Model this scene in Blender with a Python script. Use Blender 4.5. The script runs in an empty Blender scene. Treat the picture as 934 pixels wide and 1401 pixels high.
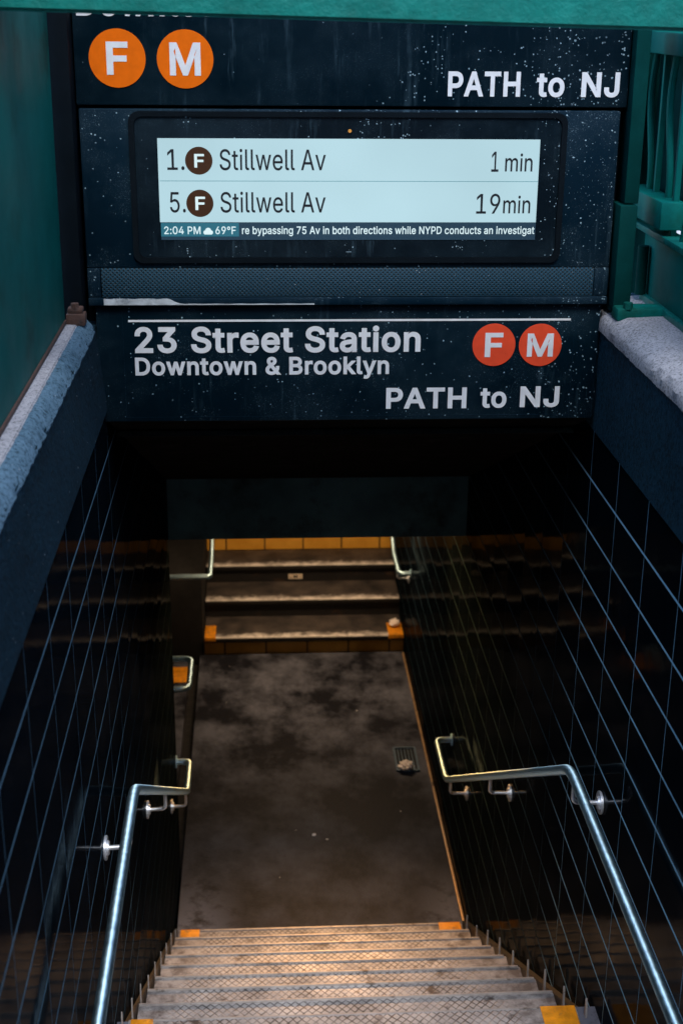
import bpy, bmesh, math, random
from mathutils import Vector, Matrix
random.seed(7)
sc = bpy.context.scene
COL = sc.collection
K = 1.35                     # height of the camera over the pavement; z below is given relative to the camera

# ------------------------------------------------------------------ camera
cam = bpy.data.cameras.new('camera'); cam_o = bpy.data.objects.new('camera', cam); COL.objects.link(cam_o)
cam.sensor_fit = 'HORIZONTAL'; cam.sensor_width = 24.0; cam.lens = 24.0 * 1903.5 / 934
cam.clip_end = 2000; cam.clip_start = 0.05
def cam_axes(p, y, r):
    f = Vector((math.sin(y)*math.cos(p), math.cos(y)*math.cos(p), -math.sin(p)))
    rt = Vector((math.cos(y), -math.sin(y), 0)); up = rt.cross(f)
    return rt*math.cos(r)+up*math.sin(r), up*math.cos(r)-rt*math.sin(r), f
_r, _u, _f = cam_axes(.35276, .061386, .0095074)
cam_o.matrix_world = Matrix(((_r.x,_u.x,-_f.x,0),(_r.y,_u.y,-_f.y,0),(_r.z,_u.z,-_f.z,K),(0,0,0,1)))
cam.dof.use_dof = True; cam.dof.focus_distance = 4.3; cam.dof.aperture_fstop = 4.0
sc.camera = cam_o
# ------------------------------------------------------------------ sky, sun, exposure
SUN_EL, SUN_AZ = math.radians(58), math.radians(174)     # azimuth clockwise from +Y: straight behind the camera
w = bpy.data.worlds.new('World'); sc.world = w; w.use_nodes = True
bg = w.node_tree.nodes['Background']
sky = w.node_tree.nodes.new('ShaderNodeTexSky'); sky.sky_type = 'NISHITA'; sky.sun_disc = False
sky.sun_elevation = SUN_EL; sky.sun_rotation = SUN_AZ; sky.ozone_density = 2.5; sky.air_density = 1.0; sky.dust_density = 0.6
w.node_tree.links.new(sky.outputs[0], bg.inputs[0]); bg.inputs[1].default_value = 0.15
sl = bpy.data.lights.new('sun', 'SUN'); sl.energy = 1.1; sl.angle = math.radians(25); sl.color = (1, .96, .92)
so = bpy.data.objects.new('sun', sl); COL.objects.link(so)
sd = Vector((math.sin(SUN_AZ)*math.cos(SUN_EL), math.cos(SUN_AZ)*math.cos(SUN_EL), math.sin(SUN_EL)))
so.rotation_euler = sd.to_track_quat('Z', 'Y').to_euler(); so.location = (3, -4, 8)
sc.view_settings.view_transform = 'Standard'; sc.view_settings.look = 'None'
EXPO = 1.7; sc.view_settings.exposure = EXPO; sc.view_settings.gamma = 1; sc.view_settings.use_curve_mapping = False
sc.cycles.max_bounces = 8
sc.cycles.sample_clamp_indirect = 3

# ------------------------------------------------------------------ node helpers
class G:
    def __init__(s, name):
        s.m = bpy.data.materials.new(name); s.m.use_nodes = True; s.nt = s.m.node_tree
        s.b = s.nt.nodes['Principled BSDF']
    def n(s, t, **k):
        x = s.nt.nodes.new(t)
        for a, v in k.items(): setattr(x, a, v)
        return x
    def put(s, sock, v):
        if isinstance(v, bpy.types.NodeSocket): s.nt.links.new(v, sock)
        elif v is not None: sock.default_value = v
    def math(s, op, a, b=None, c=None):
        x = s.n('ShaderNodeMath', operation=op)
        for i, v in enumerate((a, b, c)): s.put(x.inputs[i], v)
        return x.outputs[0]
    def pos(s):
        return s.n('ShaderNodeTexCoord').outputs['Object'] if False else s.n('ShaderNodeNewGeometry').outputs['Position']
    def xyz(s, v=None):
        x = s.n('ShaderNodeSeparateXYZ'); s.put(x.inputs[0], v or s.pos()); return x.outputs
    def mapv(s, scale=(1,1,1), loc=(0,0,0)):
        x = s.n('ShaderNodeMapping'); s.put(x.inputs[0], s.pos()); x.inputs['Scale'].default_value = scale; x.inputs['Location'].default_value = loc
        return x.outputs[0]
    def noise(s, scale, detail=4, rough=.55, vec=None):
        x = s.n('ShaderNodeTexNoise'); s.put(x.inputs['Vector'], vec or s.pos())
        x.inputs['Scale'].default_value = scale; x.inputs['Detail'].default_value = detail; x.inputs['Roughness'].default_value = rough
        return x.outputs[0]
    def ramp(s, f, a, b, lo=0., hi=1.):
        x = s.n('ShaderNodeMapRange'); x.clamp = True
        s.put(x.inputs[0], f); x.inputs[1].default_value = a; x.inputs[2].default_value = b; x.inputs[3].default_value = lo; x.inputs[4].default_value = hi
        return x.outputs[0]
    def mix(s, f, a, b):
        x = s.n('ShaderNodeMix', data_type='RGBA')
        s.put(x.inputs[0], f)
        for i, v in ((6, a), (7, b)):
            s.put(x.inputs[i], v if isinstance(v, bpy.types.NodeSocket) else (*v, 1))
        return x.outputs[2]
    def bump(s, h, strength=.3, dist=.01, normal=None):
        x = s.n('ShaderNodeBump'); x.inputs['Strength'].default_value = strength; x.inputs['Distance'].default_value = dist
        s.put(x.inputs['Height'], h)
        if normal: s.put(x.inputs['Normal'], normal)
        return x.outputs[0]
    def specks(s, scale, r, keep, seed=0):
        """paint and dust flecks: a few cells of a Voronoi field carry a small dot"""
        v = s.n('ShaderNodeTexVoronoi'); s.put(v.inputs['Vector'], s.mapv(loc=(seed*3.1, seed*1.7, seed*2.3))); v.inputs['Scale'].default_value = scale
        nz = s.math('MULTIPLY', s.math('SUBTRACT', s.noise(scale*2.2, 3), .5), r*2.2)
        d = s.math('ADD', v.outputs['Distance'], nz)
        c = s.xyz(v.outputs['Color'])
        on = s.math('LESS_THAN', c[0], keep)
        rad = s.math('MULTIPLY', s.math('POWER', c[1], 2.0), r)
        return s.math('MULTIPLY', s.math('LESS_THAN', d, rad), on)
    def set(s, **k):
        for a, v in k.items():
            sock = s.b.inputs[{'col':'Base Color','rough':'Roughness','metal':'Metallic','spec':'Specular IOR Level','normal':'Normal','emit':'Emission Color','estr':'Emission Strength','coat':'Coat Weight'}[a]]
            if isinstance(v, tuple) and len(v) == 3: v = (*v, 1)
            s.put(sock, v)
        return s

def sign_face(name, base, dens=1.0, rough=.42, dust=(.42,.60,.70)):
    g = G(name)
    x = g.xyz()
    f1 = g.specks(84, .22, .26*dens, 1); f2 = g.specks(170, .36, .30*dens, 2); f3 = g.specks(17, .075, .24*dens, 3)
    right = g.ramp(x[0], -.3, 1.05, .2, .75)
    fine = g.math('MULTIPLY', g.math('GREATER_THAN', g.noise(420, 2, .6), .70 - .03*dens), g.ramp(g.noise(7, 3), .45, .62))
    f2 = g.math('MULTIPLY', f2, g.math('GREATER_THAN', g.math('ADD', g.noise(5, 2), g.math('MULTIPLY', right, .25)), .66))
    f4 = g.math('MULTIPLY', g.specks(120, .32, .6, 9), g.ramp(g.math('ADD', x[0], g.math('MULTIPLY', g.noise(6, 3), .2)), .86, 1.05, 0, 1))
    f1 = g.math('MAXIMUM', f1, g.math('GREATER_THAN', f4, .5))
    f1 = g.math('MULTIPLY', f1, g.ramp(g.noise(33, 2), .35, .6, .25, 1))
    f = g.math('MAXIMUM', g.math('MAXIMUM', f1, f2), g.math('MAXIMUM', f3, g.math('MULTIPLY', fine, .35)))
    film = g.math('MULTIPLY', g.ramp(g.noise(3.5, 6, .65), .42, .75), .10)
    streak = g.math('MULTIPLY', g.ramp(g.noise(1, 6, .7, g.mapv(scale=(38, 1, 3.2), loc=(1,0,3))), .54, .74), g.ramp(g.noise(4, 4, .6, g.mapv(loc=(8,1,5))), .48, .66))
    film = g.math('ADD', film, g.math('MULTIPLY', streak, .42))
    c = g.mix(film, base, (.08,.15,.2))
    c = g.mix(g.math('MULTIPLY', f, .62), c, dust)
    rr = g.math('ADD', g.ramp(g.noise(9, 5), .3, .7, rough-.06, rough+.1), g.math('MULTIPLY', f, .3))
    g.set(col=c, rough=rr, normal=g.bump(g.math('ADD', g.math('MULTIPLY', g.noise(160, 4), .15), f), .12, .002), spec=.08)
    return g.m

def simple(name, col, rough=.5, metal=0, var=.25, scale=9, bump=.08, spec=.5, dirt_shade=None, bscale=90):
    g = G(name)
    c2 = tuple(max(0, v*(1-var)) for v in col); c3 = tuple(min(1, v*(1+var*.6)) for v in col)
    c = g.mix(g.ramp(g.noise(scale, 6, .6), .3, .7), c2, c3)
    if dirt_shade:
        c = g.mix(g.ramp(g.noise(scale*.6, 7, .68, g.mapv(loc=(5,9,2))), .55, .68), c, dirt_shade)
    g.set(col=c, rough=g.ramp(g.noise(scale*1.7, 5), .3, .7, max(.03, rough-.08), min(1, rough+.1)), metal=metal, spec=spec)
    if bump: g.set(normal=g.bump(g.noise(bscale, 5, .6), bump, .01))
    return g.m

def tile_mat():
    g = G('black_glazed_tile')
    p = g.xyz()
    u = g.math('DIVIDE', g.math('SUBTRACT', p[1], 4.1366 - 32.6), .326)
    v = g.math('DIVIDE', g.math('SUBTRACT', g.math('SUBTRACT', p[2], g.math('MULTIPLY', g.math('LESS_THAN', p[0], .3), .10)), K - 1.2573 - 16.5), .165)
    fu, fv = g.math('FRACT', u), g.math('FRACT', v)
    du = g.math('MULTIPLY', g.math('MINIMUM', fu, g.math('SUBTRACT', 1, fu)), .326)
    dv = g.math('MULTIPLY', g.math('MINIMUM', fv, g.math('SUBTRACT', 1, fv)), .165)
    wob = g.math('MULTIPLY', g.math('SUBTRACT', g.noise(30, 3), .5), .0012)
    gv = g.ramp(g.math('ADD', du, wob), .0013, .0021, 1, 0)
    gh = g.ramp(g.math('ADD', dv, wob), .0032, .0044, 1, 0)
    grout = g.math('MAXIMUM', g.math('MULTIPLY', gv, .75), gh)
    geo = g.math('MAXIMUM', gv, gh)
    cell = g.n('ShaderNodeCombineXYZ'); g.put(cell.inputs[0], g.math('FLOOR', u)); g.put(cell.inputs[1], g.math('FLOOR', v)); g.put(cell.inputs[2], g.math('GREATER_THAN', p[0], .3))
    wn = g.n('ShaderNodeTexWhiteNoise', noise_dimensions='3D'); g.put(wn.inputs['Vector'], cell.outputs[0])
    t = g.n('ShaderNodeVectorMath', operation='SUBTRACT'); g.put(t.inputs[0], wn.outputs['Color']); t.inputs[1].default_value = (.5,.5,.5)
    t2 = g.n('ShaderNodeVectorMath', operation='SCALE'); g.put(t2.inputs[0], t.outputs[0]); t2.inputs['Scale'].default_value = .04
    nn = g.n('ShaderNodeVectorMath', operation='ADD'); g.put(nn.inputs[0], g.n('ShaderNodeNewGeometry').outputs['Normal']); g.put(nn.inputs[1], t2.outputs[0])
    nz = g.n('ShaderNodeVectorMath', operation='NORMALIZE'); g.put(nz.inputs[0], nn.outputs[0])
    bm_ = g.bump(g.math('MULTIPLY', g.noise(9, 2), .5), .05, .02, nz.outputs[0])
    bm2 = g.bump(g.math('MULTIPLY', geo, -1), .5, .002, bm_)
    film = g.ramp(g.noise(5, 6, .65), .45, .8, 0, .012)
    c = g.mix(film, (.0022,.0048,.0075), (.2,.2,.2))
    dirt_shade = g.ramp(g.noise(3.1, 6, .7, g.mapv(loc=(2,5,3))), .36, .6, .6, 1)
    dirt_shade = g.math('MULTIPLY', dirt_shade, g.ramp(p[1], 4.12, 4.42, 1, .10))  # grout fades where the wall is roofed: shade put into the colour
    dirt_shade = g.math('MULTIPLY', dirt_shade, g.ramp(p[0], 0, .5, .36, 1.25))
    c = g.mix(g.math('MINIMUM', g.math('MULTIPLY', grout, dirt_shade), 1), c, (.36,.66,.86))
    rgh = g.math('ADD', g.math('MULTIPLY', geo, .5), g.ramp(g.noise(6, 5), .3, .75, .04, .12))
    g.set(col=c, rough=.6, normal=bm2, spec=0.0)
    gl = g.n('ShaderNodeBsdfGlossy'); g.put(gl.inputs['Roughness'], rgh); g.put(gl.inputs['Normal'], bm2); gl.inputs['Color'].default_value = (.9,.95,1,1)
    fr = g.n('ShaderNodeFresnel'); fr.inputs['IOR'].default_value = 1.32; g.put(fr.inputs['Normal'], bm2)
    fac = g.math('MULTIPLY', g.math('MINIMUM', g.math('MULTIPLY', fr.outputs[0], .7), .045), g.ramp(g.noise(2.3, 5, .6), .35, .65, .55, 1.1))
    fac = g.math('MULTIPLY', fac, g.math('SUBTRACT', 1, geo))
    ms = g.n('ShaderNodeMixShader'); g.put(ms.inputs[0], fac); g.nt.links.new(g.b.outputs[0], ms.inputs[1]); g.nt.links.new(gl.outputs[0], ms.inputs[2])
    g.nt.links.new(ms.outputs[0], g.nt.nodes['Material Output'].inputs['Surface'])
    return g.m

def tread_mat():
    g = G('worn_lattice_steel')
    p = g.xyz()
    a = g.math('DIVIDE', p[0], .0285); b = g.math('DIVIDE', p[1], .031)
    a = g.math('ADD', a, g.math('MULTIPLY', g.noise(22, 2), .35)); b = g.math('ADD', b, g.math('MULTIPLY', g.noise(19, 2, .5, g.mapv(loc=(7,2,1))), .35))
    q1 = g.math('FRACT', g.math('ADD', g.math('ADD', a, b), 100)); q2 = g.math('FRACT', g.math('ADD', g.math('SUBTRACT', a, b), 100))
    d1 = g.math('MINIMUM', q1, g.math('SUBTRACT', 1, q1)); d2 = g.math('MINIMUM', q2, g.math('SUBTRACT', 1, q2))
    d = g.math('MINIMUM', d1, d2)
    groove = g.ramp(g.math('ADD', d, g.math('MULTIPLY', g.math('SUBTRACT', g.noise(40, 3), .5), .12)), .05, .12, 1, 0)
    inx = g.math('MULTIPLY', g.ramp(g.math('ADD', p[0], g.math('MULTIPLY', g.noise(12, 4), .14)), -.27, -.2), g.ramp(g.math('ADD', p[0], g.math('MULTIPLY', g.noise(11, 4), .16)), .82, .93, 1, 0))
    up = g.ramp(g.xyz(g.n('ShaderNodeNewGeometry').outputs['Normal'])[2], .5, .9)
    groove = g.math('MULTIPLY', g.math('MULTIPLY', groove, inx), up)
    wear = g.ramp(g.noise(5, 6, .65), .35, .68)
    c = g.mix(wear, (.225,.22,.225), (.49,.475,.475))
    c = g.mix(g.math('MULTIPLY', groove, g.ramp(g.noise(9, 5, .7), .34, .58, .25, 1)), c, (.025,.024,.026))
    c = g.mix(g.ramp(g.noise(8, 5, .7, g.mapv(loc=(3,1,7))), .58, .68), c, (.06,.05,.05))
    c = g.mix(g.math('MULTIPLY', g.math('SUBTRACT', 1, inx), g.ramp(g.noise(16, 6, .7), .42, .6, 0, .75)), c, (.07,.06,.06))
    rust = g.specks(9, .12, .35, 5)
    c = g.mix(g.math('MULTIPLY', rust, .8), c, (.16,.07,.03))
    g.set(col=c, rough=g.ramp(wear, 0, 1, .62, .48), spec=.6, metal=.2, normal=g.bump(g.math('ADD', g.math('MULTIPLY', groove, -1), g.math('MULTIPLY', g.noise(60, 4), .2)), .5, .004))
    return g.m

def concrete(name, a, b, rough=.85, bump=.5, stain=(.1,.1,.1), gran=120):
    g = G(name)
    f = g.ramp(g.noise(5, 7, .65), .3, .7)
    c = g.mix(f, a, b)
    grit = g.noise(gran, 3, .7)
    c = g.mix(g.ramp(grit, .35, .62, .0, .55), c, tuple(min(1, v*1.5) for v in b))
    c = g.mix(g.ramp(grit, .47, .36, .0, .7), c, tuple(v*.35 for v in a))
    c = g.mix(g.ramp(g.noise(3, 6, .7, g.mapv(loc=(4,4,1))), .56, .68, 0, .7), c, stain)
    c = g.mix(g.math('MULTIPLY', g.specks(75, .2, .12, 12), .55), c, (.5,.56,.6))
    g.set(col=c, rough=rough, normal=g.bump(g.math('ADD', g.noise(gran*.8, 5, .7), g.math('MULTIPLY', g.noise(18, 5, .6), 1.2)), bump, .008), spec=.12)
    return g.m

def floor_mat():
    g = G('landing_dark_concrete')
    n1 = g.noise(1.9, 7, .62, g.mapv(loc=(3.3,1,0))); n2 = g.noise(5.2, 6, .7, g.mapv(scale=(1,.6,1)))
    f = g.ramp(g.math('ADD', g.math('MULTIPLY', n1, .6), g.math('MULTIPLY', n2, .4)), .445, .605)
    f = g.math('MULTIPLY', f, g.ramp(g.xyz()[1], 7.0, 8.5, .34, 1))  # worn patches dimmed towards the stair foot: shade put into the colour
    cor = g.math('MULTIPLY', g.ramp(g.xyz()[1], 6.7, 6.1), g.math('MAXIMUM', g.ramp(g.xyz()[0], -.1, -.35), g.ramp(g.xyz()[0], .75, .98)))  # painted glints: paler near corners stand in for warm lamp spots
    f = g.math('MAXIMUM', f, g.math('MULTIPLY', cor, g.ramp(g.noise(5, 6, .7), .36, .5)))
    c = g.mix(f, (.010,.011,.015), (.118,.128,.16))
    c = g.mix(g.ramp(g.noise(14, 5, .7), .6, .72, 0, .6), c, (.02,.02,.022))
    c = g.mix(g.specks(7, .07, .5, 4), c, (.4,.4,.4))
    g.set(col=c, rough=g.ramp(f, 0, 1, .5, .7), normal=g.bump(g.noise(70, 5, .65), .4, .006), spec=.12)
    return g.m

def worn_step():
    g = G('worn_concrete_step')
    p = g.xyz()
    c = g.mix(g.ramp(g.noise(6, 6, .65), .35, .65), (.022,.02,.02), (.09,.075,.065))
    edge = 0
    for yy, zz_ in ((9.31, K-4.41), (9.65, K-4.26), (9.97, K-4.11)):
        d = g.math('SUBTRACT', p[1], yy); lev = g.math('LESS_THAN', g.math('ABSOLUTE', g.math('SUBTRACT', p[2], zz_)), .03)
        m = g.math('MULTIPLY', g.math('GREATER_THAN', d, -.02), g.ramp(g.math('ADD', d, g.math('MULTIPLY', g.math('SUBTRACT', g.noise(15, 6, .75), .5), .24)), .01, .08, 1, 0))
        m = g.math('MULTIPLY', m, lev)
        edge = m if edge == 0 else g.math('MAXIMUM', edge, m)
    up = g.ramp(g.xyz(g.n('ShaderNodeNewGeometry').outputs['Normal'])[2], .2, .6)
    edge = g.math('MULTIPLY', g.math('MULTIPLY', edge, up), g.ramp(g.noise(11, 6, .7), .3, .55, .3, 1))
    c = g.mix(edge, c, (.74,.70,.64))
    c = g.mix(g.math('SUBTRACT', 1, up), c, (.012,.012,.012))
    g.set(col=c, rough=.6, normal=g.bump(g.noise(60, 5), .3, .006))
    return g.m

def brick_tile():
    g = G('yellow_base_tile')
    p = g.xyz()
    fu = g.math('FRACT', g.math('DIVIDE', g.math('ADD', p[0], 10.04), .305))
    d = g.math('MULTIPLY', g.math('MINIMUM', fu, g.math('SUBTRACT', 1, fu)), .305)
    gr = g.ramp(d, .004, .007, 1, 0)
    c = g.mix(g.ramp(g.noise(7, 6), .3, .7), (.62,.30,.03), (.78,.42,.06))
    c = g.mix(gr, c, (.03,.02,.015))
    g.set(col=c, rough=.35)
    return g.m

def grille_mat():
    g = G('perforated_steel')
    p = g.xyz()
    k = 2*math.pi/.0128
    a = g.math('MULTIPLY', g.math('SINE', g.math('MULTIPLY', p[0], k)), g.math('SINE', g.math('MULTIPLY', p[2], k*1.05)))
    h = g.ramp(g.math('ABSOLUTE', g.math('MULTIPLY', a, g.math('GREATER_THAN', a, 0))), .15, .4)
    c = g.mix(h, (.008,.042,.07), (.0002,.001,.0015))
    s1 = g.specks(120, .28, .2, 6)
    c = g.mix(s1, c, (.6,.65,.68))
    g.set(col=c, rough=.45, normal=g.bump(g.math('MULTIPLY', h, -1), .5, .003))
    return g.m

def flat(name, col, rough=.45, spec=.5):
    g = G(name); c = g.mix(g.ramp(g.noise(30, 5), .3, .7), tuple(v*.85 for v in col), col)
    c = g.mix(g.math('MULTIPLY', g.specks(150, .2, .06, 8), .6), c, tuple(v*.35 for v in col))
    g.set(col=c, rough=rough, spec=spec); return g.m

def glow(name, col, strength):
    g = G(name); g.set(col=(.02,.02,.02), rough=.3)
    x = g.xyz(); vary = g.math('MULTIPLY', g.ramp(g.noise(2.2, 2), .3, .7, .92, 1.06), strength/2**EXPO)
    g.set(emit=col, estr=vary)
    return g.m

M = dict(
    sign=sign_face('sign_black_enamel', (.0005,.0068,.0125), .85),
    cab=sign_face('cabinet_dark_steel', (.0009,.0095,.019), 1.4, .5),
    bezel=sign_face('clock_glass', (.003,.007,.011), .7, .22),
    letter=flat('white_vinyl', (.70,.73,.75), .5),
    orange=flat('orange_vinyl', (.74,.135,.001), .5, .15),
    red=flat('faded_red_vinyl', (.72,.07,.025), .5, .2),
    tile=tile_mat(), tread=tread_mat(), floor=floor_mat(), step=worn_step(), base=brick_tile(), grille=grille_mat(),
    coping=concrete('coping_concrete', (.17,.175,.19), (.32,.325,.35), bump=.4, stain=(.09,.10,.12), gran=150),
    curb=concrete('shade_blue_curb', (.0025,.019,.031), (.007,.040,.064), bump=.5, stain=(.001,.008,.014), gran=90),  # concrete curb face with its blue shade put into the colour
    curb_dark=concrete('shade_dark_curb', (.0012,.010,.017), (.004,.021,.035), bump=.5, stain=(.0006,.004,.008), gran=90),  # left curb face, darker copy: shade put into the concrete colour
    chamfer=concrete('worn_chamfer', (.015,.045,.065), (.09,.16,.22), bump=.5, stain=(.008,.025,.04), gran=120),
    ceil=simple('sooty_ceiling_paint', (.008,.008,.0075), .9, spec=.03, bump=.2, dirt_shade=(.02,.02,.02)),
    bulk=simple('bulkhead_grey_paint', (.06,.14,.19), .7, bump=.2, dirt_shade=(.015,.02,.025), scale=2.2, spec=.1, var=.5),
    green=simple('green_gloss_paint', (.002,.15,.13), .55, spec=.08, var=.2, scale=4, bump=.1, bscale=25, dirt_shade=(.004,.07,.055)),
    beam=simple('green_brushed_paint', (.004,.175,.145), .45, spec=.3, var=.3, scale=14, bump=.35, bscale=60),
    dkgreen=simple('dark_green_paint', (.002,.04,.038), .6, spec=.03, bump=.1, scale=10),
    blackpost=simple('black_post_paint', (.003,.006,.009), .6, spec=.06, bump=.1),
    steel=simple('brushed_steel', (.60,.86,.97), .50, metal=1, var=.02, scale=30, bump=.02),
    stringer=simple('black_stringer_steel', (.012,.012,.013), .45, bump=.15, scale=14, dirt_shade=(.05,.03,.02)),
    fitting=simple('cast_steel_fitting', (.80,.84,.88), .35, metal=.7, var=.05, bump=0),
    bracket=simple('worn_edge_steel', (.40,.37,.35), .5, metal=.4, scale=25, dirt_shade=(.12,.09,.07)),
    yellow=simple('yellow_safety_paint', (.78,.29,.004), .55, var=.3, scale=26, bump=.3, dirt_shade=(.20,.12,.06)),
    trim=simple('brass_floor_trim', (.42,.27,.14), .4, metal=.3, scale=20, dirt_shade=(.1,.06,.04)),
    paper=simple('crumpled_paper', (.85,.78,.72), .8, var=.1, bump=.3),
    drain=simple('cast_iron', (.10,.15,.20), .4, metal=.5, bump=.2, scale=30),
    void=simple('black_void', (.003,.003,.003), .9, bump=0),
    pave=concrete('pavement_concrete', (.34,.34,.33), (.46,.46,.45), bump=.3),
    road=simple('asphalt', (.05,.05,.052), .8, scale=20, bump=.4),
    rust=simple('rusty_iron', (.07,.035,.025), .8, scale=30, bump=.4, dirt_shade=(.03,.025,.025)),
    worn=simple('scraped_bare_edge', (.42,.47,.5), .5, var=.4, scale=25, bump=.2, dirt_shade=(.08,.1,.12)),
    ink=flat('screen_ink', (.012,.014,.018), .4),
    brown=flat('screen_brown', (.06,.022,.006), .4),
    scr=glow('lcd_pale_blue', (.47,.70,.78), .95),
    tick=glow('lcd_dark_blue', (.003,.03,.06), 1.0),
    tickbox=glow('lcd_teal', (.01,.13,.19), 1.0),
    ticktext=glow('lcd_white_text', (.70,.88,.92), 1.0),
    line=glow('lcd_divider', (.10,.28,.34), 1.0),
    led=glow('amber_led', (.9,.4,.05), .6),
    tube=glow('warm_lamp_diffuser', (1,.62,.28), 6),
    lampbody=simple('white_lamp_housing', (.6,.58,.52), .4, bump=0),
    label=simple('beige_sticker', (.72,.62,.48), .6, bump=0),
    facade=simple('pale_render_wall', (.5,.48,.45), .9, scale=2),
    glass=simple('dark_window_glass', (.02,.025,.03), .1, bump=0),
)

_b = M['steel'].node_tree.nodes['Principled BSDF']; _b.inputs['Anisotropic'].default_value = .85     # brushed round the bar
_t = M['steel'].node_tree.nodes.new('ShaderNodeCombineXYZ'); _t.inputs[1].default_value = 1
M['steel'].node_tree.links.new(_t.outputs[0], _b.inputs['Tangent'])
# ------------------------------------------------------------------ mesh helpers
class MB:
    def __init__(s): s.bm = bmesh.new()
    def box(s, x0, x1, y0, y1, z0, z1, bev=0.0, seg=2):
        t = bmesh.new()
        vs = [t.verts.new((x, y, z)) for x in (x0, x1) for y in (y0, y1) for z in (z0+K, z1+K)]
        for f in ((0,1,3,2),(4,6,7,5),(0,4,5,1),(2,3,7,6),(0,2,6,4),(1,5,7,3)): t.faces.new([vs[i] for i in f])
        if bev: bmesh.ops.bevel(t, geom=t.edges[:], offset=bev, segments=seg, affect='EDGES', profile=.5)
        s._merge(t); return s
    def prism_x(s, x0, x1, yz, bev=0):
        t = bmesh.new()
        a = [t.verts.new((x0, y, z+K)) for y, z in yz]; b = [t.verts.new((x1, y, z+K)) for y, z in yz]
        t.faces.new(a[::-1]); t.faces.new(b)
        for i in range(len(yz)): j = (i+1) % len(yz); t.faces.new((a[i], a[j], b[j], b[i]))
        if bev: bmesh.ops.bevel(t, geom=t.edges[:], offset=bev, segments=2, affect='EDGES')
        s._merge(t); return s
    def prism_y(s, y0, y1, xz, bev=0, cap=True):
        t = bmesh.new()
        a = [t.verts.new((x, y0, z+K)) for x, z in xz]; b = [t.verts.new((x, y1, z+K)) for x, z in xz]
        t.faces.new(a); t.faces.new(b[::-1])
        for i in range(len(xz)): j = (i+1) % len(xz); t.faces.new((a[j], a[i], b[i], b[j]))
        if bev: bmesh.ops.bevel(t, geom=t.edges[:], offset=bev, segments=2, affect='EDGES')
        s._merge(t); return s
    def rough_y(s, y0, y1, xz, jit, n=110):
        t = bmesh.new(); rings = []
        for k in range(n+1):
            y = y0+(y1-y0)*k/n
            ch = random.random() < .12
            rings.append([t.verts.new((x+random.uniform(-1,1)*j-(ch*j*1.2 if x < 0 else -ch*j*1.2), y, z+K+random.uniform(-1,.4)*j)) for (x, z), j in zip(xz, jit)])
        m = len(xz)
        for A, B in zip(rings, rings[1:]):
            for i in range(m): j = (i+1) % m; t.faces.new((A[i], A[j], B[j], B[i]))
        t.faces.new(rings[0]); t.faces.new(rings[-1][::-1]); s._merge(t); return s
    def disc(s, c, r, axis, h, n=40, bev=0):
        c = Vector((c[0], c[1], c[2]+K)); ax = Vector(axis).normalized(); e1 = ax.orthogonal().normalized(); e2 = ax.cross(e1)
        t = bmesh.new(); rings = []
        for hh in (-h/2, h/2): rings.append([t.verts.new(c+ax*hh+(e1*math.cos(2*math.pi*i/n)+e2*math.sin(2*math.pi*i/n))*r) for i in range(n)])
        t.faces.new(rings[0][::-1]); t.faces.new(rings[1])
        for i in range(n): j = (i+1) % n; t.faces.new((rings[0][i], rings[0][j], rings[1][j], rings[1][i]))
        if bev: bmesh.ops.bevel(t, geom=[e for e in t.edges if abs((e.verts[1].co-e.verts[0].co).dot(ax)) < h*.5], offset=bev, segments=2, affect='EDGES')
        s._merge(t); return s
    def tube(s, pts, r, fillet=0, n=18, cap=True):
        P = [Vector((p[0], p[1], p[2]+K)) for p in pts]; path = [P[0]]
        for i in range(1, len(P)-1):
            a, b, c = P[i-1], P[i], P[i+1]; d1, d2 = (a-b), (c-b)
            f = min(fillet, d1.length*.49, d2.length*.49)
            if f <= 0: path.append(b); continue
            p1, p2 = b+d1.normalized()*f, b+d2.normalized()*f
            for k in range(9): u = k/8; path.append(p1*(1-u)**2 + b*2*u*(1-u) + p2*u*u)
        path.append(P[-1])
        t = bmesh.new(); rings = []
        tan = (path[1]-path[0]).normalized(); e1 = tan.orthogonal().normalized()
        for i, p in enumerate(path):
            d = ((path[min(i+1, len(path)-1)]-p).normalized()+(p-path[max(i-1, 0)]).normalized())
            tan = d.normalized(); e1 = (e1-tan*e1.dot(tan)).normalized(); e2 = tan.cross(e1)
            rings.append([t.verts.new(p+(e1*math.cos(2*math.pi*k/n)+e2*math.sin(2*math.pi*k/n))*r) for k in range(n)])
        for A, B in zip(rings, rings[1:]):
            for k in range(n): j = (k+1) % n; t.faces.new((A[k], A[j], B[j], B[k]))
        if cap: t.faces.new(rings[0][::-1]); t.faces.new(rings[-1])
        s._merge(t); return s
    def quad(s, pts):
        s.bm.faces.new([s.bm.verts.new((p[0], p[1], p[2]+K)) for p in pts]); return s
    def _merge(s, t):
        me = bpy.data.meshes.new('tmp'); t.normal_update(); t.to_mesh(me); t.free(); s.bm.from_mesh(me); bpy.data.meshes.remove(me)
    def build(s, name, m, parent=None, smooth=True, label=None):
        bmesh.ops.recalc_face_normals(s.bm, faces=s.bm.faces[:])
        me = bpy.data.meshes.new(name); s.bm.to_mesh(me); s.bm.free()
        return link_mesh(name, me, m, parent, smooth, label)

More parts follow.
